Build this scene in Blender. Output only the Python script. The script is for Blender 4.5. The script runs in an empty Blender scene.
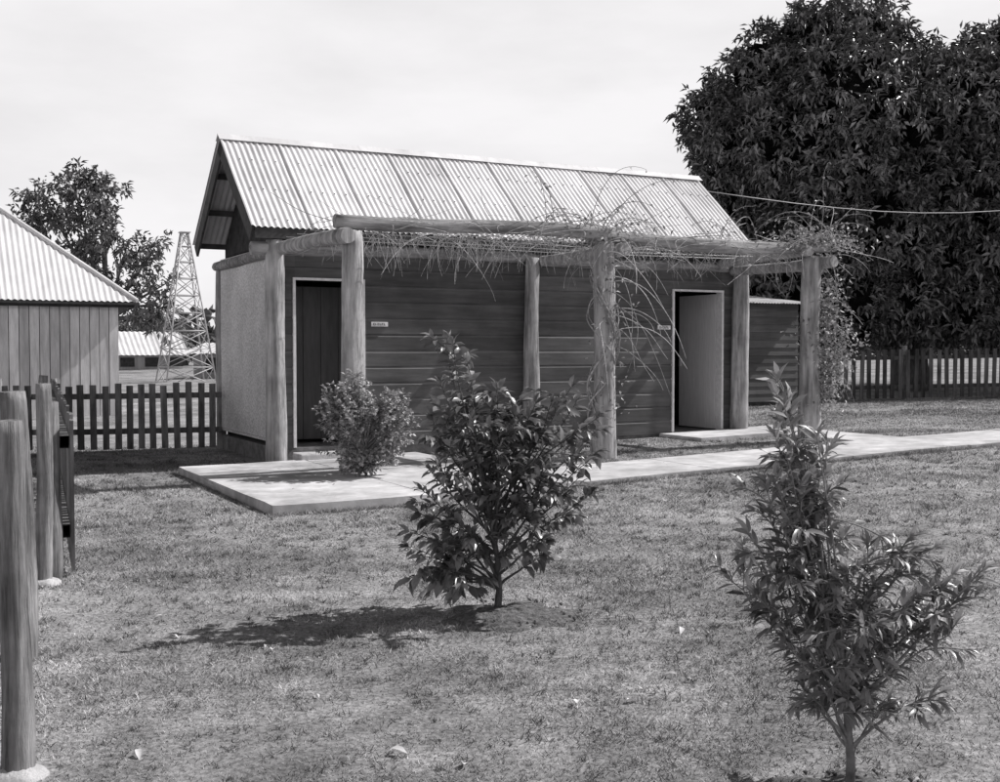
import bpy, math, random
import numpy as np
from mathutils import Vector, Matrix
random.seed(7); rng=np.random.default_rng(7)
R=math.radians
scene=bpy.context.scene
scene.view_settings.view_transform='Standard'; scene.view_settings.look='None'; scene.view_settings.exposure=0
COL=scene.collection
# building frame
OX,OY=-2.69,13.6
ANG=math.atan2(.468,.883); LX,LY=math.cos(ANG),math.sin(ANG); PX,PY=LY,-LX
def tp(t,p,z=0): return (OX+LX*t+PX*p, OY+LY*t+PY*p, z)
def g(x,y):
    t=(np.asarray(x)-OX)*LX+(np.asarray(y)-OY)*LY
    s=np.logaddexp(0,t*1.5)/1.5
    return .9*(1-np.exp(-s/28))
def gf(x,y): return float(g(x,y))
# ---------------- materials
def mk(name,lo,hi,scale=5,stretch=(1,1,1),rough=.85,bump=0,bscale=None,bdist=.01,tint=False,trans=0,spec=.3,big=None,metal=0,detail=6,big2=None):
    m=bpy.data.materials.new(name); m.use_nodes=True; nt=m.node_tree; N=nt.nodes; Lk=nt.links
    b=N['Principled BSDF']; out=N['Material Output']
    tc=N.new('ShaderNodeTexCoord'); mp=N.new('ShaderNodeMapping'); mp.inputs['Scale'].default_value=stretch
    Lk.new(tc.outputs['Object'],mp.inputs['Vector'])
    n=N.new('ShaderNodeTexNoise'); n.inputs['Scale'].default_value=scale; n.inputs['Detail'].default_value=detail; n.inputs['Roughness'].default_value=.65
    Lk.new(mp.outputs[0],n.inputs['Vector'])
    mr=N.new('ShaderNodeMapRange'); mr.inputs[1].default_value=.32; mr.inputs[2].default_value=.68; mr.inputs[3].default_value=lo; mr.inputs[4].default_value=hi
    Lk.new(n.outputs[0],mr.inputs[0]); cur=mr.outputs[0]
    def mul(a,bv):
        x=N.new('ShaderNodeMath'); x.operation='MULTIPLY'; Lk.new(a,x.inputs[0]); Lk.new(bv,x.inputs[1]); return x.outputs[0]
    for bb in (big,big2):
      if bb:
        n2=N.new('ShaderNodeTexNoise'); n2.inputs['Scale'].default_value=bb[0]; n2.inputs['Detail'].default_value=5; n2.inputs['Roughness'].default_value=.6
        Lk.new(tc.outputs['Object'],n2.inputs['Vector'])
        m2=N.new('ShaderNodeMapRange'); m2.inputs[1].default_value=.36; m2.inputs[2].default_value=.64; m2.inputs[3].default_value=bb[1]; m2.inputs[4].default_value=bb[2]
        Lk.new(n2.outputs[0],m2.inputs[0]); cur=mul(cur,m2.outputs[0])
    if tint:
        a=N.new('ShaderNodeAttribute'); a.attribute_name='tint'; cur=mul(cur,a.outputs['Fac'])
    cc=N.new('ShaderNodeVectorMath'); cc.operation='MULTIPLY'; cc.inputs[1].default_value=(1.0,.985,1.0)
    Lk.new(cur,cc.inputs[0])
    Lk.new(cc.outputs[0],b.inputs['Base Color'])
    b.inputs['Roughness'].default_value=rough; b.inputs['Specular IOR Level'].default_value=spec; b.inputs['Metallic'].default_value=metal
    if bump:
        nb=N.new('ShaderNodeTexNoise'); nb.inputs['Scale'].default_value=bscale or scale*3; nb.inputs['Detail'].default_value=8; nb.inputs['Roughness'].default_value=.7
        Lk.new(mp.outputs[0],nb.inputs['Vector'])
        bu=N.new('ShaderNodeBump'); bu.inputs['Strength'].default_value=bump; bu.inputs['Distance'].default_value=bdist
        Lk.new(nb.outputs[0],bu.inputs['Height']); Lk.new(bu.outputs[0],b.inputs['Normal'])
    if trans:
        t=N.new('ShaderNodeBsdfTranslucent'); Lk.new(cc.outputs[0],t.inputs['Color'])
        mx=N.new('ShaderNodeMixShader'); mx.inputs[0].default_value=trans
        Lk.new(b.outputs[0],mx.inputs[1]); Lk.new(t.outputs[0],mx.inputs[2]); Lk.new(mx.outputs[0],out.inputs[0])
    return m
M_ground=mk('ground_grass',.14,.52,scale=38,rough=1,bump=.7,bscale=60,bdist=.014,big=(.6,.6,1.15),big2=(3.5,.72,1.18),spec=.05,detail=10)
M_blade=mk('grass_blades',.3,.5,scale=1.3,rough=.8,tint=True,spec=.1,big=(.6,.6,1.15),big2=(3.5,.72,1.18))
M_conc=mk('concrete',.46,.72,scale=3,rough=.95,bump=.5,bscale=50,bdist=.006,big=(.9,.76,1.1),big2=(5,.85,1.08),spec=.1,detail=12)
M_conc2=mk('concrete_footing',.4,.62,scale=9,rough=.95,bump=.8,bscale=30,bdist=.02,spec=.1)
M_log=mk('weathered_log',.17,.62,scale=9,stretch=(1.6,1.6,.18),rough=.9,bump=1,bscale=22,bdist=.02,big=(1.5,.68,1.2),spec=.1,detail=10)
M_gate=mk('gate_post_log',.09,.46,scale=11,stretch=(2.4,2.4,.16),rough=.9,bump=1,bscale=26,bdist=.02,big=(2.5,.65,1.2),spec=.1,detail=12)
M_logh=mk('weathered_log_rail',.12,.5,scale=9,stretch=(.18,1.6,1.6),rough=.9,bump=1,bscale=22,bdist=.02,big=(1.5,.65,1.2),spec=.1,detail=10)
M_wall=mk('dark_painted_boards',.065,.12,scale=6,stretch=(.25,1,2.2),rough=.6,bump=.35,bscale=30,bdist=.005,big=(.8,.72,1.28),tint=True,spec=.3)
M_end=mk('pale_end_panel',.44,.84,scale=38,rough=.9,bump=1,bscale=50,bdist=.012,big=(1.2,.85,1.1),spec=.1,detail=3)
M_plinth=mk('plinth',.14,.3,scale=10,rough=.95,bump=.7,bscale=40,bdist=.01,spec=.1)
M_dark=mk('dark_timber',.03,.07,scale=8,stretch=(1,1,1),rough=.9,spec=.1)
M_doorfill=mk('doorway_fill_grey',.08,.12,scale=8,stretch=(2,2,.3),rough=.8,spec=.1)  # grey of the added panel that lifts the doorway from black
M_barge=mk('barge_timber',.04,.09,scale=8,rough=.8,spec=.2)
M_white=mk('white_paint',.6,.8,scale=15,rough=.5,spec=.4)
M_door=mk('door_paint',.6,.75,scale=12,stretch=(3,3,.3),rough=.7,bump=.3,bscale=20,bdist=.004)
M_roof=mk('corrugated_iron',.62,.85,scale=2.5,stretch=(2,.7,.7),rough=.5,tint=True,big=(.7,.86,1.06),spec=.4,detail=9)
M_roof2=mk('barn_iron',.55,.75,scale=2.5,stretch=(2,.5,.5),rough=.6,tint=True,spec=.3)
M_farroof=mk('faded_iron',.25,.4,scale=2.5,stretch=(2,.5,.5),rough=.7,spec=.2)
M_picket=mk('picket_timber',.06,.22,scale=6,stretch=(2,2,.4),rough=.9,tint=True,bump=.5,bscale=30,spec=.1)
M_barnw=mk('barn_boards',.48,.75,scale=5,stretch=(2.5,2.5,.35),rough=.9,tint=True,bump=.4,bscale=20,spec=.1)
M_bark=mk('bark',.06,.18,scale=14,stretch=(2,2,.5),rough=.9,bump=1,bscale=30,bdist=.02,spec=.1)
M_twig=mk('twig',.16,.45,scale=20,rough=.8,tint=True,spec=.2)
M_leafA=mk('citrus_leaf',.09,.21,scale=9,rough=.34,tint=True,trans=.2,spec=.65)
M_leafB=mk('narrow_leaf',.13,.27,scale=9,rough=.38,tint=True,trans=.2,spec=.65)
M_leafBush=mk('bush_leaf',.17,.4,scale=8,rough=.5,tint=True,trans=.2,spec=.4)
M_mango=mk('mango_leaf',.085,.17,scale=1.2,rough=.38,tint=True,spec=.65,big=(.35,.7,1.3))
M_core=mk('shade_core',.008,.025,scale=3,rough=1,bump=1,bscale=6,bdist=.2,spec=0)  # near-black solid core, the crown's inner shade put into its colour
M_gum=mk('gum_leaf',.12,.24,scale=1,rough=.6,tint=True,spec=.3)
M_far=mk('far_leaf',.07,.14,scale=.5,rough=.8,tint=True,spec=.1)
M_steel=mk('galvanised_steel',.4,.6,scale=3,rough=.6,spec=.4)
M_soil=mk('soil',.07,.3,scale=30,rough=1,bump=1,bscale=40,bdist=.03,spec=.05,detail=10)
M_dry=mk('dry_leaf',.45,.75,scale=10,rough=.8,tint=True,trans=.1)
M_ink=mk('ink',.03,.05,scale=5)
# ---------------- mesh helpers
def link(ob,parent=None):
    COL.objects.link(ob)
    if parent is not None: ob.parent=parent
    return ob
def empty(name,loc=(0,0,0),rz=0,parent=None):
    e=bpy.data.objects.new(name,None); e.location=loc; e.rotation_euler=(0,0,rz); e.empty_display_size=.3
    return link(e,parent)
def tri_obj(name,V,F,mat,parent=None,tint=None,smooth=False):
    V=np.asarray(V,dtype=np.float32); F=np.asarray(F,dtype=np.int32)
    me=bpy.data.meshes.new(name); me.vertices.add(len(V)); me.vertices.foreach_set('co',V.ravel())
    k=F.shape[1]; me.loops.add(F.size); me.loops.foreach_set('vertex_index',F.ravel())
    me.polygons.add(len(F)); me.polygons.foreach_set('loop_start',np.arange(0,F.size,k,dtype=np.int32))
    me.polygons.foreach_set('loop_total',np.full(len(F),k,dtype=np.int32))
    if smooth: me.polygons.foreach_set('use_smooth',np.ones(len(F),dtype=bool))
    me.update(calc_edges=True)
    if tint is not None:
        a=me.attributes.new('tint','FLOAT','POINT'); a.data.foreach_set('value',np.asarray(tint,dtype=np.float32))
    me.materials.append(mat); me.validate()
    return link(bpy.data.objects.new(name,me),parent)
class Acc:
    def __init__(s): s.v=[]; s.f=[]; s.t=[]; s.sm=[]
    def tube(s,pts,rad,n=8,tint=1.0,rough=0,cap=True):
        pts=[Vector(p) for p in pts]; b0=len(s.v)
        T=(pts[-1]-pts[0]); 
        ref=Vector((0,0,1)) if abs(T.normalized().z)<.8 else Vector((1,0,0))
        ph=random.random()*9
        for i,p in enumerate(pts):
            a=pts[max(i-1,0)]; b=pts[min(i+1,len(pts)-1)]; d=(b-a)
            d=d.normalized() if d.length>1e-9 else Vector((0,0,1))
            u=d.cross(ref)
            if u.length<1e-4: u=d.cross(Vector((.3,1,.2)))
            u.normalize(); w=d.cross(u); r=rad[i] if hasattr(rad,'__len__') else rad
            for k in range(n):
                an=2*math.pi*k/n
                rr=r*(1+rough*(math.sin(2*an+ph+i*.25)*.5+math.sin(3*an+ph*2-i*.17)*.4+random.uniform(-.35,.35)))
                s.v.append(tuple(p+u*math.cos(an)*rr+w*math.sin(an)*rr)); s.t.append(tint)
        m=len(pts)
        for i in range(m-1):
            for k in range(n):
                s.f.append((b0+i*n+k,b0+i*n+(k+1)%n,b0+(i+1)*n+(k+1)%n,b0+(i+1)*n+k)); s.sm.append(True)
        if cap:
            s.f.append(tuple(b0+k for k in range(n))[::-1]); s.sm.append(False)
            s.f.append(tuple(b0+(m-1)*n+k for k in range(n))); s.sm.append(False)
    def log(s,a,b,r0,r1,n=16,m=14,bend=.02,rough=.06,tint=1):
        a=Vector(a); b=Vector(b); off=Vector((random.uniform(-1,1),random.uniform(-1,1),random.uniform(-1,1)))*bend
        pts=[];rad=[]
        for i in range(m+1):
            q=i/m; pts.append(a.lerp(b,q)+off*math.sin(q*math.pi)+off.yzx*.4*math.sin(q*math.pi*2.3))
            rad.append((r0+(r1-r0)*q)*(1+.03*math.sin(q*9+off.x*99)))
        rad[0]*=.97; rad[-1]*=.94
        s.tube(pts,rad,n,tint,rough)
    def box(s,x0,x1,y0,y1,z0,z1,tint=1,M=None,j=0):
        b=len(s.v)
        for x in(x0,x1):
            for y in(y0,y1):
                for z in(z0,z1):
                    p=Vector((x+random.uniform(-j,j),y+random.uniform(-j,j),z+random.uniform(-j,j)))
                    if M is not None: p=M@p
                    s.v.append(tuple(p)); s.t.append(tint)
        for f in((0,1,3,2),(4,6,7,5),(0,4,5,1),(2,3,7,6),(0,2,6,4),(1,5,7,3)):
            s.f.append(tuple(b+i for i in f)); s.sm.append(False)
    def poly(s,pts,tint=1):
        b=len(s.v)
        for p in pts: s.v.append(tuple(p)); s.t.append(tint)
        s.f.append(tuple(range(b,b+len(pts)))); s.sm.append(False)
    def strip(s,rows,tint=1,smooth=False,closed=False):
        b=len(s.v); n=len(rows[0])
        for r in rows:
            for p in r: s.v.append(tuple(p)); s.t.append(tint)
        for i in range(len(rows)-1):
            for k in range(n-1+(1 if closed else 0)):
                s.f.append((b+i*n+k,b+i*n+(k+1)%n,b+(i+1)*n+(k+1)%n,b+(i+1)*n+k)); s.sm.append(smooth)
    def obj(s,name,mat,parent=None,loc=None):
        me=bpy.data.meshes.new(name); me.from_pydata(s.v,[],s.f)
        me.polygons.foreach_set('use_smooth',s.sm)
        a=me.attributes.new('tint','FLOAT','POINT'); a.data.foreach_set('value',s.t)
        me.materials.append(mat); me.update()
        ob=bpy.data.objects.new(name,me)
        if loc: ob.location=loc
        return link(ob,parent)
def bevel(ob,w,seg=2):
    m=ob.modifiers.new('b','BEVEL'); m.width=w; m.segments=seg; m.limit_method='ANGLE'
def norm(a): return a/np.maximum(np.linalg.norm(a,axis=1,keepdims=True),1e-9)
def leaves(name,C,D,U,L,W,mat,parent=None,tint=None,fold=.35,curve=.25,simple=False):
    C=np.asarray(C,float); D=norm(np.asarray(D,float)); U=np.asarray(U,float); n=len(C)
    L=np.asarray(L,float).reshape(-1,1); W=np.asarray(W,float).reshape(-1,1)
    S=norm(np.cross(D,U)); Nn=np.cross(S,D)
    if simple:
        V=np.stack([C,C+.45*L*D+W/2*S+fold*W/2*Nn,C+.45*L*D-W/2*S+fold*W/2*Nn,C+L*D-curve*L*Nn],1)
        T=np.array([[0,1,3],[0,3,2]])
    else:
        a=C+.32*L*D-.03*curve*L*Nn; b=C+.68*L*D-.35*curve*L*Nn
        V=np.stack([C,a+W/2*S+fold*W/2*Nn,a,a-W/2*S+fold*W/2*Nn,b+.42*W*S+fold*.42*W*Nn,b,b-.42*W*S+fold*.42*W*Nn,C+L*D-curve*L*Nn],1)
        T=np.array([[0,1,2],[0,2,3],[1,4,5],[1,5,2],[2,5,6],[2,6,3],[4,7,5],[5,7,6]])
    k=V.shape[1]
    F=(T[None]+(np.arange(n)*k)[:,None,None]).reshape(-1,3)
    tt=np.ones(n) if tint is None else np.asarray(tint)
    return tri_obj(name,V.reshape(-1,3),F,mat,parent,np.repeat(tt,k))
def rdir(n): return norm(rng.normal(size=(n,3)))
# ---------------- world, sun, camera
S=Vector((.94*.707,.34*.707,.707)).normalized()
w=bpy.data.worlds.new('World'); scene.world=w; w.use_nodes=True; nt=w.node_tree; N=nt.nodes; Lk=nt.links
bg=N['Background']; sky=N.new('ShaderNodeTexSky'); sky.sky_type='NISHITA'; sky.sun_disc=False
sky.sun_elevation=R(45); sky.sun_rotation=math.atan2(S.x,S.y); sky.dust_density=2
bw=N.new('ShaderNodeRGBToBW'); Lk.new(sky.outputs[0],bw.inputs[0])
bm=N.new('ShaderNodeMath'); bm.operation='MULTIPLY'; bm.inputs[1].default_value=.6; Lk.new(bw.outputs[0],bm.inputs[0])
tc=N.new('ShaderNodeTexCoord'); sx=N.new('ShaderNodeSeparateXYZ'); Lk.new(tc.outputs['Generated'],sx.inputs[0])
mp=N.new('ShaderNodeMapping'); mp.inputs['Scale'].default_value=(1,1,3.2); Lk.new(tc.outputs['Generated'],mp.inputs[0])
cn=N.new('ShaderNodeTexNoise'); cn.inputs['Scale'].default_value=2.6; cn.inputs['Detail'].default_value=9; cn.inputs['Roughness'].default_value=.55; Lk.new(mp.outputs[0],cn.inputs['Vector'])
cm=N.new('ShaderNodeMapRange'); cm.inputs[1].default_value=.38; cm.inputs[2].default_value=.6; cm.inputs[3].default_value=9.1; cm.inputs[4].default_value=10.4; Lk.new(cn.outputs[0],cm.inputs[0])
hz=N.new('ShaderNodeMapRange'); hz.interpolation_type='SMOOTHSTEP'; hz.inputs[1].default_value=.33; hz.inputs[2].default_value=.5; hz.inputs[3].default_value=1; hz.inputs[4].default_value=.0; Lk.new(sx.outputs[2],hz.inputs[0])
mx=N.new('ShaderNodeMix'); mx.data_type='FLOAT'; Lk.new(hz.outputs[0],mx.inputs[0]); Lk.new(bm.outputs[0],mx.inputs[2]); Lk.new(cm.outputs[0],mx.inputs[3])
cc=N.new('ShaderNodeVectorMath'); cc.operation='MULTIPLY'; cc.inputs[1].default_value=(1,.985,1.0); Lk.new(mx.outputs[0],cc.inputs[0])
Lk.new(cc.outputs[0],bg.inputs['Color']); bg.inputs['Strength'].default_value=.09
sl=bpy.data.lights.new('sun','SUN'); sl.energy=5; sl.angle=R(.5); sl.color=(1,.99,.985)
so=link(bpy.data.objects.new('sun',sl)); so.rotation_euler=(-S).to_track_quat('-Z','Y').to_euler(); so.location=(20,10,20)
cam=bpy.data.cameras.new('camera'); cam.sensor_width=36; cam.lens=41.04; cam.clip_end=3000; cam.clip_start=.05
co=link(bpy.data.objects.new('camera',cam)); co.location=(0,0,1.4); co.rotation_euler=(R(90-2.06),0,0); scene.camera=co
# ---------------- ground
q=np.linspace(-1,1,261); xs=np.sinh(q*5.2)/math.sinh(5.2)*900
q=np.linspace(0,1,261); ys=-30+10*0+np.sinh((q-.22)*6)/math.sinh(.78*6)*1500; ys=ys-ys.min()-25
X,Y=np.meshgrid(xs,ys); Z=g(X,Y)
V=np.stack([X,Y,Z],-1).reshape(-1,3); n=261
i=np.arange(n-1); I,J=np.meshgrid(i,i); a=(J*n+I).ravel()
tri_obj('ground',V,np.stack([a,a+1,a+n+1,a+n],1),M_ground,smooth=True)
def inslab(t,p,m=0.0):
    a=(t>-1.2-m)&(t<1.7+m)&(p>.3-m)&(p<3.92+m)
    b=(t>1.6)&(p>2.55-m)&(p<3.8+m)
    c=(t>5.6-m)&(t<7.7+m)&(p>.0)&(p<1.0+m)
    d=(t>6.9-m)&(t<7.7+m)&(p>.9)&(p<2.6)
    return a|b|c|d
def slab(ac,t0,t1,p0,p1,lift,th=.14,step=.35,wob=.02,chip=0):
    nt_=max(2,int((t1-t0)/step)+1); npp=max(2,int((p1-p0)/.3)+1)
    ts=np.linspace(t0,t1,nt_); ps=np.linspace(p0,p1,npp); rows=[]
    for t in ts:
        o0=random.uniform(-wob,wob); o1=random.uniform(-wob,wob)
        x,y,_=tp(t,p0+o0); r=[(x,y,gf(x,y)+lift-th)]
        for k,p in enumerate(ps):
            pp=p+(o0 if k==0 else o1 if k==npp-1 else 0)
            tt=t+(random.uniform(-wob,wob)*.5 if t in(ts[0],ts[-1]) and chip else 0)
            x,y,_=tp(tt,pp); r.append((x,y,gf(x,y)+lift))
        r.append((r[-1][0],r[-1][1],r[-1][2]-th)); rows.append(r)
    ac.strip(rows); ac.poly([p for p in rows[0]]); ac.poly([p for p in rows[-1]][::-1])
ac=Acc()
slab(ac,-1.2,.25,.3,3.95,.085,chip=1); slab(ac,.275,1.7,.3,3.9,.08)
t=1.712
while t<30:
    slab(ac,t,t+1.9,2.55,3.8,.045+random.uniform(-.004,.004)); t+=1.915
slab(ac,5.6,7.7,.02,1.0,.05); slab(ac,6.9,7.7,1.012,2.52,.04)
ob=ac.obj('concrete_path',M_conc)
# ---------------- grass blades
def pn(x,y):
    return (np.sin(x*1.7+np.sin(y*2.3)*1.3)+np.sin(y*2.9+np.sin(x*3.1))+np.sin(x*6.1+y*4.3)*.6+np.sin(x*11-y*13+np.sin(y*7))*.5)/3.1
def samp(Ng,dmax):
    D=(math.sqrt(2.0)+(math.sqrt(dmax)-math.sqrt(2.0))*rng.random(Ng))**2
    x=(rng.random(Ng)*2-1)*(.56*D+.8); return x,D
x,y=samp(560000,16.5)
xf=rng.uniform(2.5,14,130000); yf=16+8*rng.random(130000)**1.1
tx,ty=samp(5200,15.5); k=11; kx=np.repeat(tx,k); ky=np.repeat(ty,k); kx=kx+rng.normal(size=len(kx))*.016; ky=ky+rng.normal(size=len(kx))*.016
ex,ey=[],[]
for _ in range(22000):
    t_=random.uniform(-1.3,14); p_=random.choice([3.83,2.5]) if t_>1.75 else random.choice([3.98,.25])
    a_=tp(t_,p_+random.gauss(0,.03)); ex.append(a_[0]); ey.append(a_[1])
ex=np.array(ex);ey=np.array(ey)
n1,n2,n3=len(x)+len(xf),len(kx),len(ex)
x=np.concatenate([x,xf,kx,ex]); y=np.concatenate([y,yf,ky,ey]); kind=np.concatenate([np.zeros(n1),np.ones(n2),np.full(n3,2)])
D=y.copy()
t=(x-OX)*LX+(y-OY)*LY; p=(x-OX)*PX+(y-OY)*PY
keep=~inslab(t,p,-.015)&~((t>-.15)&(t<7.2)&(p<.12)&(p>-2.8))
nz=pn(x,y); keep&=(rng.random(len(x))<(.66+.55*nz))|(kind>0)
for (cx,cy,r) in((0.05,5.85,.28),(1.12,3.45,.22)):
    d=np.hypot(x-cx,(y-cy)*1.2); keep&=(rng.random(len(x))>np.clip(1.25-d/r*.8,0,1))
x=x[keep];y=y[keep];D=D[keep];nz=nz[keep];kind=kind[keep]; n=len(x)
h=(.006+.010*rng.random(n))*(D/3)**.35*(1+.3*nz)*np.where(kind==0,1,np.where(kind==1,1.9,2.2)); wd=(.0013+.0013*rng.random(n))*(D/3)**.55
lean=rng.normal(size=(n,2))*.9*h[:,None]; an=rng.random(n)*2*np.pi
z=g(x,y)-.001
B=np.stack([x,y,z],1); sd=np.stack([np.cos(an)*wd,np.sin(an)*wd,0*an],1)
V=np.stack([B-sd,B+sd,B+np.stack([lean[:,0],lean[:,1],h],1)],1).reshape(-1,3)
ti=np.clip(rng.normal(1,.34,n)+.14*nz,.3,2.0)*np.where(kind==1,.55,1)
tri_obj('grass',V,np.arange(3*n).reshape(-1,3),M_blade,None,np.repeat(ti,3))
# ---------------- toilet block
TB=empty('toilet_block_building',(OX,OY,0),ANG)
LEN=7.05; WID=2.6; FL=.22
ac=Acc(); ac.box(.03,LEN-.02,.03,WID,-.2,FL); ac.obj('plinth',M_plinth,TB)
def siding(ac,t0,t1,z0,z1,y=0.):
    P_=.2
    def yo(z):
        f=(z-.2)%P_
        return -.022 if f<.165 else -.022+.018*(f-.165)/.03 if f<.195 else -.004
    brk={z0,z1}; k=0
    while .2+k*P_<z1+.3:
        for o in(.0,.165,.195):
            zz=.2+k*P_+o
            if z0<zz<z1: brk.add(zz)
        k+=1
    out=[]
    for zz in sorted(brk):
        isb=abs(((zz-.2)/P_)-round((zz-.2)/P_))<1e-4
        if isb and zz>z0: out.append((zz-.0005,-.004))
        out.append((zz,-.022 if isb else yo(zz)))
    tt=random.uniform(.9,1.1)
    for (za,ya),(zb,yb) in zip(out[:-1],out[1:]):
        if abs(zb-za)>.1: tt=random.uniform(.78,1.25)
        ac.poly([(t0,y+ya,za),(t1,y+ya,za),(t1,y+yb,zb),(t0,y+yb,zb)],tt*(1.6 if .02<zb-za<.035 else 1))  # thin chamfer faces tinted lighter, painting in light caught on board edges
D1=(.25,1.11); D2=(5.84,6.70); HD=2.24; WT=2.8
ac=Acc()
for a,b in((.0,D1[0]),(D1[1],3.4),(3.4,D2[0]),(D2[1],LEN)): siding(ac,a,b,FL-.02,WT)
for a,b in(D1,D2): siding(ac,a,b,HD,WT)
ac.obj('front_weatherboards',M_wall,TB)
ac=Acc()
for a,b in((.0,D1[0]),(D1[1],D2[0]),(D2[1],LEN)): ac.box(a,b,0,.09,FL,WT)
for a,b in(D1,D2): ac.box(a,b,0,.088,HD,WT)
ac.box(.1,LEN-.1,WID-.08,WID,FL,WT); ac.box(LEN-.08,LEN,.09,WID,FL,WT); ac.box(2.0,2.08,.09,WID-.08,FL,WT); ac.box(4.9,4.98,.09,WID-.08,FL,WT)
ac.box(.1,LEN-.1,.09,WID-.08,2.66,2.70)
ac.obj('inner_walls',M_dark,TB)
ac=Acc()
for k in range(8): ac.box(.1+k*.235,.1+k*.235+.228,.65,.68,FL+.05,2.2,random.uniform(.9,1.1))
ac.obj('doorway_fill_panel',M_doorfill,TB)  # added panel, its grey stands in for dim light inside the doorway
ac=Acc(); ac.box(.02,.09,.02,WID,.32,WT-.15); ac.obj('end_wall',M_end,TB)
ac=Acc(); ac.box(-.01,.018,.02,WID,.29,.32); ac.obj('end_wall_sill',M_end,TB)
EZ,RZ=2.87,4.11; EY0,EY1,RY=-.14,WID+.14,1.3
for nm,tt in(('gable_infill',.1),('gable_infill_far',LEN-.06)):
    pr=[(EY0+.1,2.66),(EY0+.1,EZ-.03),(RY,RZ-.06),(EY1-.1,EZ-.03),(EY1-.1,2.66)]
    ac=Acc(); ac.strip([[(tt,a,b) for a,b in pr],[(tt+.04,a,b) for a,b in pr]],closed=True); ac.poly([(tt,a,b) for a,b in pr])
    ac.obj(nm,M_dark,TB)
def slope_box(ac,t0,t1,ya,za,yb,zb,d0,d1,tint=1):
    v=Vector((0,yb-ya,zb-za)).normalized(); nn=Vector((0,-v.z,v.y)); 
    if nn.z<0: nn=-nn
    A=Vector((0,ya,za)); B=Vector((0,yb,zb))
    r=[]
    for tt in(t0,t1):
        T=Vector((tt,0,0)); r.append([T+A+nn*d0,T+B+nn*d0,T+B+nn*d1,T+A+nn*d1])
    ac.strip(r,tint,closed=True); ac.poly(r[0]); ac.poly(r[1][::-1])
ac=Acc()
for t0,t1 in((-.3,-.27),(7.22,7.25)):
    slope_box(ac,t0,t1,EY0-.02,EZ-.03,RY-.002,RZ-.012,-.2,-.015); slope_box(ac,t0,t1,EY1+.02,EZ-.03,RY+.002,RZ-.012,-.2,-.015)
ac.obj('barge_boards',M_barge,TB)
ac=Acc()
for q in(.05,.38,.72,.97):
    for sgn in(0,1):
        y=(EY0 if sgn==0 else EY1); yy=y+(RY-y)*q; zz=EZ+(RZ-EZ)*q-.09
        ac.box(-.268,7.2,yy-.035,yy+.035,zz-.04,zz+.03)
ac.box(-.268,7.2,EY0-.03,EY0-.01,EZ-.16,EZ-.035)
ac.obj('purlins_and_fascia',M_barge,TB)
ac=Acc(); ac.log((-.28,-.02,2.6),(3.5,-.05,2.62),.085,.07); ac.log((3.45,-.05,2.6),(7.2,-.02,2.62),.08,.07)
ac.log((.0,-.05,2.56),(.0,2.75,2.56),.075,.065)
ac.obj('wall_plate_logs',M_logh,TB)
def corr_roof(ac,t0,t1,ya,za,yb,zb,per=.076,amp=.0095,sw=.76,rows=7,sag=.004):
    v=Vector((0,yb-ya,zb-za)); nn=Vector((0,-v.z,v.y)).normalized()
    if nn.z<0: nn=-nn
    A=Vector((0,ya,za)); t=t0; k=0
    while t<t1-.01:
        te=min(t+sw+.035,t1); ns=int((te-t)/(per/8))+1; tin=random.uniform(.88,1.08); dl=random.uniform(-.03,.03); L=[]
        for r in range(rows):
            q=r/(rows-1); row=[]
            if r==0: q=-(dl+.03)*.25/ v.length
            for s_ in range(ns+1):
                tt=t+(te-t)*s_/ns; lap=.009 if (tt-t)<.05 else 0
                off=amp*math.cos(2*math.pi*tt/per)+lap+sag*math.sin(q*9+k)
                row.append(Vector((tt,0,0))+A+v*q+nn*(off+.005))
            L.append(row)
        ac.strip(L,tin,True); t+=sw; k+=1
ac=Acc(); corr_roof(ac,-.32,7.27,EY0-.03,EZ-.026,RY,RZ); corr_roof(ac,-.32,7.27,EY1+.03,EZ-.026,RY,RZ)
ac.obj('corrugated_roof',M_roof,TB)
ac=Acc()
for k in range(4):
    a=-.33+k*1.9; b=a+1.93; pr=[]
    for an in(-1,-.55,-.2,0,.2,.55,1):
        y=an*.10; z=RZ+.036-abs(an)*.078+(.0 if abs(an)>.1 else .008); pr.append((y+RY,z))
    ac.strip([[(tt,y,z+.002*(k%2)) for y,z in pr] for tt in(a,b)],.95+.05*(k%2),True)
ac.obj('ridge_cap',M_roof,TB)
ac=Acc()
for q in(.04,.38,.72,.95):
    for k in range(50):
        t=-.304+k*.152; y=EY0+(RY-EY0)*q; z=EZ+(RZ-EZ)*q+.018
        ac.box(t-.006,t+.006,y-.006,y+.006,z-.004,z+.008)
ac.obj('roof_screws',M_barge,TB)
ac=Acc()
for a,b in(D1,D2):
    ac.box(a-.03,a+.005,-.045,.095,FL+.005,HD+.0); ac.box(b-.005,b+.03,-.045,.095,FL+.005,HD+.0); ac.box(a-.03,b+.03,-.047,.097,HD,HD+.03)
o=ac.obj('door_frames',M_white,TB); bevel(o,.004)
def door_leaf(name,hx,ang,w=.84):
    ac=Acc(); e=empty(name,(hx,.10,0),ang,TB)
    for k in range(7): ac.box(-w+k*w/7+.002,-w+(k+1)*w/7-.002,0,.025,FL+.02,HD-.02,random.uniform(.92,1.08))
    for z in(.45,1.2,1.95): ac.box(-w+.05,-.05,.026,.045,z,z+.1)
    ac.obj('planks',M_door,e); a2=Acc(); a2.box(-w+.03,-w+.06,-.03,-.002,1.15,1.27); a2.obj('handle',M_steel,e)
door_leaf('door_leaf',6.69,R(-88))
ac=Acc(); ac.box(.2,1.2,-.38,-.03,-.05,.17); o=ac.obj('door_step',M_conc2,TB); bevel(o,.015)
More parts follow.
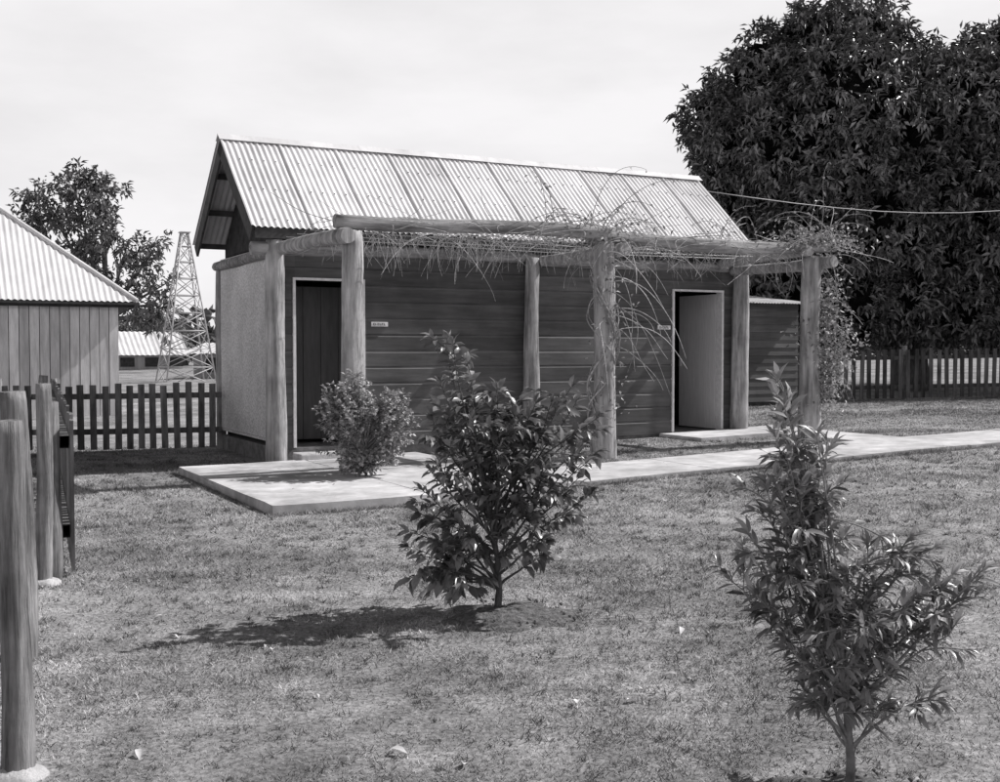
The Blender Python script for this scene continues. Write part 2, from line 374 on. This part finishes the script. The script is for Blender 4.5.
for nm,t in(('door_sign',1.33),('door_sign_far',5.66)):
    e=empty(nm,(t,-.045,1.72),0,TB); ac=Acc(); ac.box(-.11,.11,0,.02,-.028,.028); o=ac.obj('plate',M_white,e); bevel(o,.003)
    a2=Acc(); xx=-.085
    for k in range(6):
        a2.box(xx,xx+.006,-.003,-.0005,-.014,.014); 
        if k%2==0: a2.box(xx+.007,xx+.02,-.003,-.0005,.008,.014)
        if k%3!=1: a2.box(xx+.007,xx+.02,-.003,-.0005,-.014,-.008)
        xx+=.028
    a2.obj('lettering',M_ink,e)
# ---------------- pergola
PG=empty('pergola',(OX,OY,0),ANG)
ac=Acc()
for (t,p,r,top) in((0,.06,.12,2.70),(3.47,.12,.105,2.62),(6.98,.12,.125,2.62),(.32,1.8,.12,2.66),(3.49,1.8,.135,2.68),(6.77,1.8,.135,2.64)):
    x,y,_=tp(t,p); z0=gf(x,y)-.1
    ac.log((t+random.uniform(-.02,.02),-p,z0),(t,-p,top),r*1.1,r*.88,n=20,m=22,bend=.014,rough=.08)
ac.log((.03,WID+.06,-.1),(.03,WID+.06,2.6),.07,.06)
ac.obj('posts',M_log,PG)
ac=Acc()
ac.log((.12,-1.8,2.76),(3.6,-1.83,2.80),.075,.085,m=24,bend=.04,rough=.09); ac.log((3.3,-1.76,2.74),(7.05,-1.8,2.76),.09,.075,m=24,bend=.04,rough=.09)
ac.obj('beam_logs',M_logh,PG)
ac=Acc()
ac.log((.02,.0,2.60),(.20,-2.0,2.60),.075,.088,n=18); ac.log((3.6,-.05,2.58),(3.67,-2.0,2.60),.07,.08,n=18); ac.log((6.85,-.1,2.55),(6.93,-2.05,2.56),.07,.08,n=18)
ac.log((6.6,-.1,2.66),(6.6,-1.95,2.70),.06,.07)
ac.obj('cross_logs',M_log,PG)
ac=Acc()
for p in(.5,.9,1.35): ac.tube([(0,-p,2.70),(3.5,-p,2.66),(7,-p,2.70)],.004,5)
ac.obj('trellis_wires',M_steel,PG)
CV=empty('climbing_vine',(OX,OY,0),ANG)
ac=Acc(); C=[];Dd=[]
def wander(a,d,L,r,steps=12,curl=.35,grav=-.05,tint=1):
    p=Vector(a); d=Vector(d).normalized(); pts=[p.copy()]; ax=Vector((random.uniform(-1,1),random.uniform(-1,1),random.uniform(-1,1)))*curl
    for k in range(steps):
        ax=ax*.9+Vector((random.uniform(-1,1),random.uniform(-1,1),random.uniform(-1,1)))*curl*.35
        d=(d+ax*.35+Vector((0,0,grav))).normalized(); p=p+d*(L/steps); pts.append(p.copy())
    ac.tube(pts,[r*(1-.6*k/steps) for k in range(steps+1)],4,tint,cap=False); return pts
for k in range(360):
    t=random.choice([random.uniform(.35,3.3),random.uniform(.35,3.3),random.uniform(3.5,7)]); p=random.uniform(.3,1.95)
    wander((t,-p,2.72+random.uniform(-.04,.06)),(random.uniform(-.6,.6),random.uniform(-.5,.5),random.uniform(-1,-.1)),random.uniform(.1,.45),.0032,6,.5,-.2,random.uniform(.8,1.9))
for k in range(300):
    t=random.uniform(.4,7.1); p=random.uniform(1.1,2.0)
    wander((t,-p,2.76+random.uniform(-.07,.08)),(random.choice([-1,1]),random.uniform(-.3,.3),random.uniform(-.1,.2)),random.uniform(.4,1.1),random.uniform(.003,.007),12,.4,-.06,random.uniform(.6,1.9))
for (t,nn) in((3.49,16),(6.85,22),(3.0,8),(5.4,6)):
    for k in range(nn):
        pts=wander((t+random.uniform(-.3,.3),-1.8+random.uniform(-.2,.2),2.82),(random.uniform(-.9,.9),random.uniform(-.5,.3),random.uniform(.3,1.1)),random.uniform(.6,1.35),.005,16,.2,-.14,random.uniform(.7,1.5))
        for q in pts[4::3]: C.append(q); Dd.append((random.uniform(-1,1),random.uniform(-1,1),random.uniform(-.8,.3)))
for k in range(10):
    r=.15; ph=random.random()*6; tu=random.uniform(1.5,3.2)*random.choice([-1,1]); z0=random.uniform(.15,.6); z1=random.uniform(2.0,2.8); pts=[]
    for i in range(28):
        q=i/27; rr=r+.04*math.sin(q*7+ph)+random.uniform(0,.015); pts.append((3.49+rr*math.cos(ph+tu*q*3),-1.8+rr*math.sin(ph+tu*q*3),z0+(z1-z0)*q))
    ac.tube(pts,[.012*(1-.5*i/27) for i in range(28)],5,random.uniform(.7,1.4),cap=False)
for k in range(22):
    wander((3.49,-1.85,random.uniform(1.4,2.7)),(random.uniform(-.6,1),-.5,random.uniform(-.2,.6)),random.uniform(.7,1.6),.0065,18,.35,-.16,random.uniform(.8,1.9))
for k in range(18):
    z=random.uniform(1.0,2.6); wander((6.85,-1.85,z),(random.uniform(.1,1),-.5,random.uniform(-.4,.6)),random.uniform(.4,1.0),.005,14,.3,-.15,random.uniform(.7,1.4))
ac.obj('canes',M_twig,CV)
for k in range(1700):
    z=random.gauss(1.45,.5)
    if z<.55 or z>2.9: continue
    s_=.15+.05*math.sin(z*5); C.append((6.93+random.gauss(.06,s_),-1.90+random.gauss(0,s_),z)); Dd.append((random.uniform(-1,1),random.uniform(-1,1),random.uniform(-1,.2)))
for k in range(600): C.append((random.gauss(6.85,.35),-1.8+random.gauss(0,.2),2.85+random.gauss(0,.09))); Dd.append((random.uniform(-1,1),random.uniform(-1,1),random.uniform(-.6,.6)))
for k in range(160): C.append((random.gauss(3.45,.3),-1.85+random.gauss(0,.15),2.75+random.gauss(0,.1))); Dd.append((random.uniform(-1,1),random.uniform(-1,1),random.uniform(-.8,.3)))
for k in range(150): C.append((3.5+random.gauss(0,.15),-1.97+random.gauss(0,.05),random.uniform(.6,2.6))); Dd.append((random.uniform(-1,1),random.uniform(-1,1),random.uniform(-1,.3)))
n=len(C); leaves('vine_leaves',C,Dd,rdir(n)+np.array([0,0,1]),rng.uniform(.04,.08,n),rng.uniform(.025,.045,n),M_leafBush,CV,rng.uniform(.5,1.7,n),simple=True)
# ---------------- plants
def bez(a,b,c,n):
    a,b,c=Vector(a),Vector(b),Vector(c); return [a*(1-q)**2+b*2*q*(1-q)+c*q*q for q in [i/(n-1) for i in range(n)]]
def plant(name,loc,trunk,tips,leafL,leafW,mat,nleaf,trunk_r,droop,spread,seed,twigs=2,curve=.25,up=.55,start=.35,tipb=5,brk=.25):
    random.seed(seed); e=empty(name,loc); ac=Acc()
    tr=[Vector(p) for p in trunk]; m=len(tr)
    ac.tube(tr,[trunk_r*(1-.7*i/(m-1)) for i in range(m)],9,.55,.1)
    H=tr[-1].z; C=[];Dv=[];Ls=[];Ti=[]
    def add(p,dd,l,t_): C.append(p); Dv.append(dd); Ls.append(l); Ti.append(t_)
    def leafs(pts,k,rl=1):
        for i in range(k):
            q=start+(1-start)*(i+random.random())/k; j=min(int(q*(len(pts)-1)),len(pts)-2)
            f=q*(len(pts)-1)-j; p=pts[j].lerp(pts[j+1],f); d=(pts[j+1]-pts[j]).normalized()
            side=Vector((random.gauss(0,1),random.gauss(0,1),random.gauss(0,.7))); side=(side-d*side.dot(d)).normalized()
            add(p,d*(.35+.5*q)+side*spread+Vector((0,0,-droop*random.uniform(.3,1.4))),leafL*rl*random.uniform(.55,1.2),random.uniform(.5,1.5)*(1.3 if q>.8 else 1)*(1.8 if random.random()<.07 else 1))
        d=(pts[-1]-pts[-2]).normalized()
        for i in range(tipb):
            side=Vector((random.gauss(0,1),random.gauss(0,1),random.gauss(0,1))).normalized()
            add(pts[-1],d*1.0+side*.55,leafL*rl*random.uniform(.6,1.05),random.uniform(1.0,2.2))
    for tip in tips:
        tip=Vector(tip); zb=min(H*.95,max(.12*H,tip.z*random.uniform(.35,.6)))
        j=0
        while j<m-2 and tr[j+1].z<zb: j+=1
        base=tr[j].lerp(tr[j+1],min(1,max(0,(zb-tr[j].z)/max(.01,tr[j+1].z-tr[j].z))))
        mid=base.lerp(tip,.5)+Vector((tip.x-base.x,tip.y-base.y,0))*.12+Vector((random.uniform(-.04,.04),random.uniform(-.04,.04),up*(.1)))
        if tip.z<base.z+.1: mid.z=max(base.z,tip.z)+.1
        pts=bez(base,mid,tip,9); pts=[p+Vector((random.uniform(-1,1),random.uniform(-1,1),random.uniform(-1,1)))*.006 for p in pts]
        ac.tube(pts,[max(.0022,trunk_r*.4*(1-.85*i/8)) for i in range(9)],6,.7,.05,cap=False)
        leafs(pts,nleaf)
        for _ in range(twigs):
            q=random.uniform(.4,.95); p=pts[int(q*8)]; d=Vector((random.gauss(0,.5),random.gauss(0,.5),random.uniform(-.15,.8))).normalized()
            L=random.uniform(.07,.19)*(leafL/.09); ee=p+d*L; tw=bez(p,p.lerp(ee,.5)+Vector((0,0,.015)),ee,5)
            ac.tube(tw,.0022,4,.8,cap=False); leafs(tw,max(4,nleaf//3),.85)
    ac.obj('stems',M_twig if trunk_r<.02 else M_bark,e)
    n=len(C); U=norm(rdir(n)*.6+np.array([0,0,1.])); W=np.array(Ls)*(leafW/leafL)*rng.uniform(.8,1.2,n)
    leaves('leaves',[tuple(c) for c in C],[tuple(c) for c in Dv],U,Ls,W,mat,e,Ti,curve=curve)
    return e
def conv(tips,bu,bv,s,dy):
    out=[]
    for k,(u,v) in enumerate(tips): out.append(((u-bu)*s,random.uniform(-dy,dy)*(.6 if k%3 else 1),(bv-v)*s))
    return out
random.seed(3)
tA=conv([(455,325),(448,336),(468,342),(440,366),(470,368),(435,400),(440,440),(420,475),(410,510),(408,555),(428,580),(450,575),(460,430),(497,370),(490,390),(475,400),(452,400),(520,415),(535,385),(572,368),(578,384),(594,394),(585,425),(578,460),(562,495),(540,515),(595,478),(520,480),(490,450),(470,480),(450,520),(548,545),(545,450),(425,530),(480,420),(505,505),(555,420),(440,385),(500,430),(460,500),(480,530),(575,440),(430,455),(515,395),(550,470),(438,560),(530,450),(465,455),(555,395),(530,400),(415,495),(600,440),(585,410),(420,545)],497,597,.00526,.34)
plant('citrus_sapling',(-.015,6.0,0),[(0,0,0),(.01,0,.12),(.0,.01,.3),(-.04,.0,.55),(-.1,0,.85),(-.17,.01,1.12)],tA,.088,.038,M_leafA,18,.021,.38,.85,11,3,.3,start=.42)
tB=conv([(797,345),(793,360),(788,375),(806,370),(785,405),(815,400),(800,385),(792,425),(770,455),(803,450),(757,500),(735,540),(765,580),(785,550),(830,480),(850,535),(880,515),(910,500),(940,512),(985,535),(965,555),(972,598),(930,620),(900,590),(880,640),(935,650),(800,650),(835,690),(905,680),(850,620),(820,600),(890,560),(800,500),(775,480),(825,445),(780,520),(860,590),(840,640),(950,580),(915,555),(870,660),(790,610),(815,550),(900,630),(808,390),(760,560),(870,530),(800,420),(818,430),(775,440),(925,590),(850,575),(955,540)],862,770,.00307,.22)
plant('narrow_leaf_sapling',(1.10,3.53,0),[(0,0,-.01),(.0,0,.12),(-.01,.01,.25),(-.03,.0,.42),(-.08,0,.66),(-.16,.01,1.02)],tB,.074,.018,M_leafB,22,.016,.1,.72,5,4,.3,start=.4)
random.seed(9)
tC=[]
for _ in range(150):
    v=Vector((random.gauss(0,1),random.gauss(0,1),random.gauss(.15,1))).normalized(); q=random.uniform(.8,1.15); tC.append((v.x*.50*q,v.y*.38*q,max(.08,.58+v.z*.5*q)))
x,y,_=tp(.28,2.25)
plant('garden_bush',(x,y,.06),[(0,0,0),(.01,0,.1),(0,0,.25),(0,.02,.5)],tC,.048,.027,M_leafBush,19,.018,.2,.9,12,4,.3,start=.35,tipb=4)
def mound(name,cx,cy,r,h):
    ac=Acc(); n=28; rows=[]
    for k in range(6):
        q=k/5; rows.append([(cx+math.cos(6.283*i/n)*r*q*(1+.18*math.sin(i*1.3)+.1*math.sin(i*2.9)),cy+math.sin(6.283*i/n)*r*q*.85*(1+.18*math.sin(i*1.3)),gf(cx,cy)+h*(1-q*q)-.004+random.uniform(-.006,.006)*(q<1)) for i in range(n)])
    ac.strip(rows,closed=True,smooth=True)
    for _ in range(90):
        a=random.random()*6.28; d=random.random()**.6*r; s=random.uniform(.004,.011); ac.tube([(cx+math.cos(a)*d,cy+math.sin(a)*d*.85,h*.5),(cx+math.cos(a)*d+s,cy+math.sin(a)*d*.85,h*.5+s)],[s,s*.6],5,1,.3)
    return ac.obj(name,M_soil)
mound('soil_mound',.08,5.93,.38,.045); mound('soil_mound',1.10,3.5,.28,.035)
C=[];
for (x,y) in((.50,4.45),(-.12,3.75),(-.38,3.9),(.62,7.4),(.3,4.4),(-1.25,3.9),(.75,4.8),(-1.6,5.5),(-1.05,5.2),(.9,5.6)): C.append((x,y,gf(x,y)+.02))
for _ in range(300):
    y=random.uniform(2.6,12); x=random.uniform(-.5,.5)*y
    C.append((x,y,gf(x,y)+.014))
for _ in range(50):
    a_=tp(random.uniform(-1,6),random.uniform(2.6,3.8)); C.append((a_[0],a_[1],gf(a_[0],a_[1])+.093))
n=len(C); Dv=rdir(n)*np.array([1,1,.25]); Ls=rng.uniform(.012,.035,n); Ls[:10]=rng.uniform(.05,.075,10)
lt=rng.uniform(.25,1.1,n); lt[:10]=1.15
leaves('fallen_leaves',C,Dv,rdir(n)*.4+np.array([0,0,1]),Ls,Ls*.45,M_dry,None,lt,fold=.6)
# ---------------- fences
def picket_fence(name,a,b,h,sp,wd,th=.02,postsp=2.4,post_r=.06,missing=0,tk=1.0,lean=.012):
    a=Vector(a);b=Vector(b); L=(b-a).length; an=math.atan2(b.y-a.y,b.x-a.x); e=empty(name,(a.x,a.y,0),an); c,s=math.cos(an),math.sin(an)
    def G(u): return gf(a.x+c*u,a.y+s*u)
    ac=Acc(); u=.05
    while u<L:
        if random.random()>missing:
            ti=random.uniform(.6,1.5)*tk; z=G(u); hh=h*random.uniform(.97,1.03); tl=random.gauss(0,lean)
            M=Matrix.Translation((u,-.03,z))@Matrix.Rotation(tl,4,'Y')
            ac.box(-wd/2,wd/2,-th,0,.05,hh-.0,ti,M,.002)
        u+=sp*random.uniform(.95,1.05)
    ac.obj('pickets',M_picket,e); ac=Acc()
    for z in(.25,h-.2): ac.strip([[(0,-.025,G(0)+z),(0,.03,G(0)+z),(0,.03,G(0)+z+.075),(0,-.025,G(0)+z+.075)],[(L,-.025,G(L)+z),(L,.03,G(L)+z),(L,.03,G(L)+z+.075),(L,-.025,G(L)+z+.075)]],.9*tk,closed=True)
    ac.obj('rails',M_picket,e); ac=Acc(); u=0
    while u<L+.1: ac.log((u,.09,G(u)-.1),(u,.09,G(u)+h+.08),post_r,post_r*.95,m=6); u+=postsp
    ac.obj('posts',M_gate,e); return e
picket_fence('picket_fence',(-6.0,15.3,0),(-3.85,15.75,0),.93,.155,.085)
picket_fence('picket_fence',(6.0,23.2,0),(17,24.6,0),1.05,.17,.085,tk=.6)
picket_fence('picket_fence',(-2.66,6.95,0),(-6.0,15.2,0),1.0,.13,.075,postsp=4,post_r=.06,lean=.05)
picket_fence('picket_fence',(-14,15.6,0),(-6.1,15.35,0),.93,.155,.085)
def big_post(name,x,y,r,h,foot=True):
    e=empty(name,(x,y,gf(x,y))); ac=Acc(); ac.log((0,0,-.1),(random.uniform(-.03,.03),0,h),r*1.05,r*.92,n=24,m=30,bend=.012,rough=.09); ac.obj('log',M_gate,e)
    if foot:
        ac=Acc(); n=18; rows=[]
        for q,z in((1.15,-.05),(1.1,.015),(.9,.035),(.4,.045)): rows.append([(math.cos(6.283*i/n)*r*1.7*q*(1+.12*math.sin(i*2.1)),math.sin(6.283*i/n)*r*1.7*q*(1+.12*math.sin(i*1.7)),z+random.uniform(-.005,.005)) for i in range(n)])
        ac.strip(rows,closed=True,smooth=True); ac.obj('concrete_footing',M_conc2,e)
big_post('wooden_gate_post',-1.58,3.68,.048,1.17)
big_post('wooden_gate_post',-2.18,5.15,.065,1.21,False)
big_post('wooden_gate_post',-2.72,6.75,.048,1.2)
# ---------------- barn
BN=empty('corrugated_roof_barn',(-7.68,24.2,0),ANG)
BL,BD,BE,SL=15.,8.,2.42,.84
ac=Acc(); u=-.35
while u>-BL+.5:
    ac.box(u-.19,u-.008,.22+random.uniform(0,.012),.28,-.05,BE+.1,random.uniform(.75,1.2)); u-=.196
v=.28
while v<BD-.5: ac.box(-.39,-.35,v+.006,v+.19,-.05,BE+.1,random.uniform(.75,1.2)); v+=.196
ac.obj('board_walls',M_barnw,BN)
ac=Acc(); ac.box(-BL+.4,-.41,.29,BD-.5,-.05,BE); ac.box(-BL+.1,-.05,.05,BD-.1,BE-.12,BE-.04); ac.obj('dark_interior',M_dark,BN)
hh=BD/2*SL
def corr_poly(ac,fn,t0,t1,per=.12,amp=.012,tintw=.76):
    ns=int((t1-t0)/(per/6)); rows=[[],[]]
    for k in range(ns+1):
        tt=t0+(t1-t0)*k/ns; a,b=fn(tt); o=Vector((0,0,amp*math.cos(2*math.pi*tt/per))); rows[0].append(a+o); rows[1].append(b+o)
    ac.strip(rows,random.uniform(.95,1.05),True)
ac=Acc()
def ff(t): k=min(BD/2,-t,t+BL); k=max(k,0); return Vector((t,0,BE)),Vector((t,k,BE+k*SL))
def fb(t): k=max(0,min(BD/2,-t,t+BL)); return Vector((t,BD,BE)),Vector((t,BD-k,BE+k*SL))
def fr(t): k=max(0,min(t,BD-t)); return Vector((0,t,BE)),Vector((-k,t,BE+k*SL))
corr_poly(ac,ff,-BL,0); corr_poly(ac,fb,-BL,0)
def corr_y(ac):
    ns=400; rows=[[],[]]
    for k in range(ns+1):
        tt=BD*k/ns; a,b=fr(tt); o=Vector((0,0,.012*math.cos(2*math.pi*tt/.12))); rows[0].append(a+o); rows[1].append(b+o)
    ac.strip(rows,1,True)
corr_y(ac); ac.obj('hip_roof',M_roof2,BN)
ac=Acc(); ac.tube([(0,0,BE+.02),(-BD/2,BD/2,BE+hh+.02)],.05,8); ac.tube([(0,BD,BE+.02),(-BD/2,BD/2,BE+hh+.02)],.05,8); ac.tube([(-BD/2,BD/2,BE+hh+.02),(-BL+BD/2,BD/2,BE+hh+.02)],.05,8)
ac.obj('hip_capping',M_roof2,BN)
ac=Acc(); ac.box(-BL,0,-.05,.03,BE-.07,BE-.02); ac.box(-.03,.05,.04,BD,BE-.07,BE-.02); ac.obj('gutter',M_barge,BN)
# ---------------- shed behind
SH=empty('weatherboard_shed',(5.95,22.9,.38),ANG); ac=Acc(); ac.box(-5,0,.0,3,-.1,1.95); ac.obj('core',M_dark,SH)
ac=Acc(); z=0
while z<1.9: 
    ac.poly([(-5,-.03,z),(0.02,-.03,z),(0.02,-.012,z+.15),(-5,-.012,z+.15)],random.uniform(.7,1.1)); ac.poly([(-5,-.012,z+.15),(.02,-.012,z+.15),(.02,-.03,z+.152),(-5,-.03,z+.152)]); z+=.152
ac.obj('weatherboards',M_wall,SH)
ac=Acc(); corr_roof(ac,-5.2,.25,-.3,1.93,3.2,2.35); ac.obj('skillion_roof',M_roof,SH)
def house(name,x,y,rz,L,Wd,h,r):
    e=empty(name,(x,y,0),rz); ac=Acc(); ac.box(0,L,0,Wd,0,h); ac.poly([(0,0,h),(0,Wd,h),(0,Wd/2,h+r*.92)]); ac.poly([(L,0,h),(L,Wd,h),(L,Wd/2,h+r*.92)]); ac.obj('walls',M_farroof,e)
    ac=Acc(); corr_roof(ac,-.3,L+.3,-.4,h-.1,Wd/2,h+r,per=.3,amp=.02,sw=3); corr_roof(ac,-.3,L+.3,Wd+.4,h-.1,Wd/2,h+r,per=.3,amp=.02,sw=3); ac.obj('gable_roof',M_roof2,e)
    ac=Acc(); 
    for k in range(3): ac.box(.6+k*L/3,1.4+k*L/3,-.03,.0,h*.35,h*.8)
    ac.obj('windows',M_dark,e)
house('farm_house',-22.6,66,.5,4.2,4,1.2,1.3); house('farm_shed',-12.9,48,-.3,2.6,3,1.35,.35)
# lattice tower
e=empty('lattice_tower',(-12.4,45,0),.5); ac=Acc(); hb,ht,H=.98,.13,6.0
def cr(k,q): s=hb+(ht-hb)*q; return Vector((s*(1,1,-1,-1)[k%4],s*(1,-1,-1,1)[k%4],H*q))
for k in range(4):
    ac.tube([cr(k,0),cr(k,1)],.032,5)
    for j in range(9):
        q0,q1=1-(1-j/9)**1.1,1-(1-(j+1)/9)**1.1
        ac.tube([cr(k,q0),cr(k+1,q1)],.018,4); ac.tube([cr(k+1,q0),cr(k,q1)],.018,4); ac.tube([cr(k,q1),cr(k+1,q1)],.018,4)
ac.box(-.2,.2,-.2,.2,H,H+.04)
ac.obj('steel_lattice',M_steel,e)
ac=Acc(); A=Vector((3.3,19,4.05)); B=Vector((14,24,4.9)); ac.tube([A.lerp(B,q/12)-Vector((0,0,.5*math.sin(q/12*math.pi))) for q in range(13)],.007,5,1); ac.obj('power_line',M_steel)
# ---------------- big trees
def tree(name,base,lobes,trunk_r,fork,mat,nper,k,LL,WW,droop,core=True,shell=(.72,1.06),seed=1,culld=.72,tv=(.6,1.5)):
    random.seed(seed); e=empty(name,(0,0,0)); ac=Acc(); b=Vector(base); f=Vector(fork)
    ac.tube([b+Vector((0,0,-.2)),b.lerp(f,.3),b.lerp(f,.65),f],[trunk_r*1.3,trunk_r,trunk_r*.92,trunk_r*.85],14,1,.08)
    for c,r in lobes:
        c=Vector(c); mid=f.lerp(c,.5)+Vector((random.uniform(-.3,.3),random.uniform(-.3,.3),random.uniform(-.1,.4)))*r*.5
        pts=bez(f-Vector((0,0,.2)),mid,c,8); ac.tube(pts,[trunk_r*.5*(1-.8*i/7) for i in range(8)],7,1,.08)
        for _ in range(5):
            d=Vector((random.gauss(0,1),random.gauss(0,1),random.gauss(.2,.7))).normalized()
            q=pts[5]; ac.tube(bez(q,q+d*r*.4+Vector((0,0,.1)),c+d*r*.85,5),[trunk_r*.14,trunk_r*.11,trunk_r*.08,trunk_r*.05,trunk_r*.03],5,1)
    ac.obj('trunk_and_limbs',M_bark,e)
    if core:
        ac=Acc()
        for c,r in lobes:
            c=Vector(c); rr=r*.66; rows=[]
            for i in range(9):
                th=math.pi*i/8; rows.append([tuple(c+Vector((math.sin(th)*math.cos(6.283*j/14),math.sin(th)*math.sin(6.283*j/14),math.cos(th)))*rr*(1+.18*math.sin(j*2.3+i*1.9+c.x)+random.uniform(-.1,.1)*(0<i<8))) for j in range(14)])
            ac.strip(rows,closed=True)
        ac.obj('shade_core',M_core,e)
    Cs=[];Dn=[]; 
    Lc=np.array([l[0] for l in lobes],float); Lr=np.array([l[1] for l in lobes],float)
    for i,(c,r) in enumerate(lobes):
        m=int(nper*r*r); u=rdir(m); bump=1+.10*np.sin(u[:,0]*7+i)+.09*np.sin(u[:,2]*9+u[:,1]*6+i*2)
        rad=r*bump*rng.uniform(shell[0],shell[1],m); P=np.array(c)+u*rad[:,None]*np.array([1,1,.95])
        d=np.linalg.norm(P[:,None]-Lc[None],axis=2)/Lr[None]; d[:,i]=9
        ok=(d.min(1)>culld)&(P[:,2]>base[2]+1.0); Cs.append(P[ok]); Dn.append(u[ok])
    Cs=np.concatenate(Cs); Dn=np.concatenate(Dn); m=len(Cs); tc_=rng.uniform(tv[0],tv[1],m)
    C=np.repeat(Cs,k,0)+rng.normal(size=(m*k,3))*LL*.35; D=np.repeat(Dn,k,0)*.7+rdir(m*k)*.95+np.array([0,0,-droop]); U=rdir(m*k)*.5+np.repeat(Dn,k,0)*.5+np.array([0,0,.7])
    ti=np.repeat(tc_,k)*rng.uniform(.7,1.3,m*k)
    leaves('leaves',C,D,U,rng.uniform(.7,1.3,m*k)*LL,rng.uniform(.8,1.2,m*k)*WW,mat,e,ti,simple=True)
def lob(L,D,dy=0):
    s=D/1140; return [(((u-500)*s*(D+yo)/D,D+yo,1.4+(350-v)*s),r*s) for u,v,r,yo in L]
mg=lob([(745,150,50,0),(718,205,36,.5),(718,118,36,.3),(765,85,48,0),(810,55,45,0),(858,42,45,.5),(790,150,58,-.8),(850,110,60,-1),(845,175,50,-1.2),(895,75,42,.4),(905,150,55,-1),(960,115,55,-.8),(1010,150,75,-.5),(1070,120,80,0),(1130,200,110,0),(975,60,34,.8),(1010,45,34,1),(820,220,55,-1),(880,230,55,-1.3),(950,200,55,-1.2),(975,250,55,-1.2),(1030,230,75,-1),(765,262,42,-.6),(740,300,30,0),(800,290,42,-.8),(850,305,48,-1),(905,300,40,-1.2),(955,310,42,-1.2),(1020,310,50,-1),(700,250,24,.3),(900,170,110,2.5),(1000,200,120,2.5),(800,180,75,2.5),(1120,300,80,0)],27.5)
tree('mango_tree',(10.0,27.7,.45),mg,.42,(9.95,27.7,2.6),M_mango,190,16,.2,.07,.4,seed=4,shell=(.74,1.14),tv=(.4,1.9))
gm=lob([(50,205,26,0),(78,190,27,0),(108,200,24,0),(35,225,18,0),(70,232,27,0),(105,235,26,0),(128,248,20,0),(88,265,24,0),(140,270,17,0),(155,250,15,0),(120,290,20,0),(60,260,18,0),(148,305,20,0),(165,285,15,0),(100,180,16,0),(25,205,12,0),(165,320,20,0)],60)
tree('eucalyptus_tree',(-20.5,60,0),gm,.3,(-20.6,60,3.2),M_gum,20,13,.36,.15,.5,core=False,shell=(.35,1.15),seed=8,culld=.3)
g2=lob([(150,335,25,0),(175,335,18,2),(125,340,22,3),(200,350,18,0)],78)
tree('background_tree',(-21.5,78,0),g2,.2,(-21.5,78,1.2),M_gum,24,16,.45,.17,.4,core=False,shell=(.3,1.1),seed=9,culld=.3)
C=[];
for k in range(230):
    x=random.uniform(-110,130); y=random.uniform(95,125); r=random.uniform(1.6,3.4) if x<0 else random.uniform(2,4); m=80
    u=rdir(m); P=np.array([x,y,r*.8+.3])+u*r*rng.uniform(.5,1.05,m)[:,None]; C.append(P)
C=np.concatenate(C); C=C[C[:,2]>0]; n=len(C)
leaves('distant_trees',C,rdir(n),rdir(n),rng.uniform(.8,1.5,n),rng.uniform(.5,.9,n),M_far,None,rng.uniform(.5,1.6,n),simple=True)
print('done')
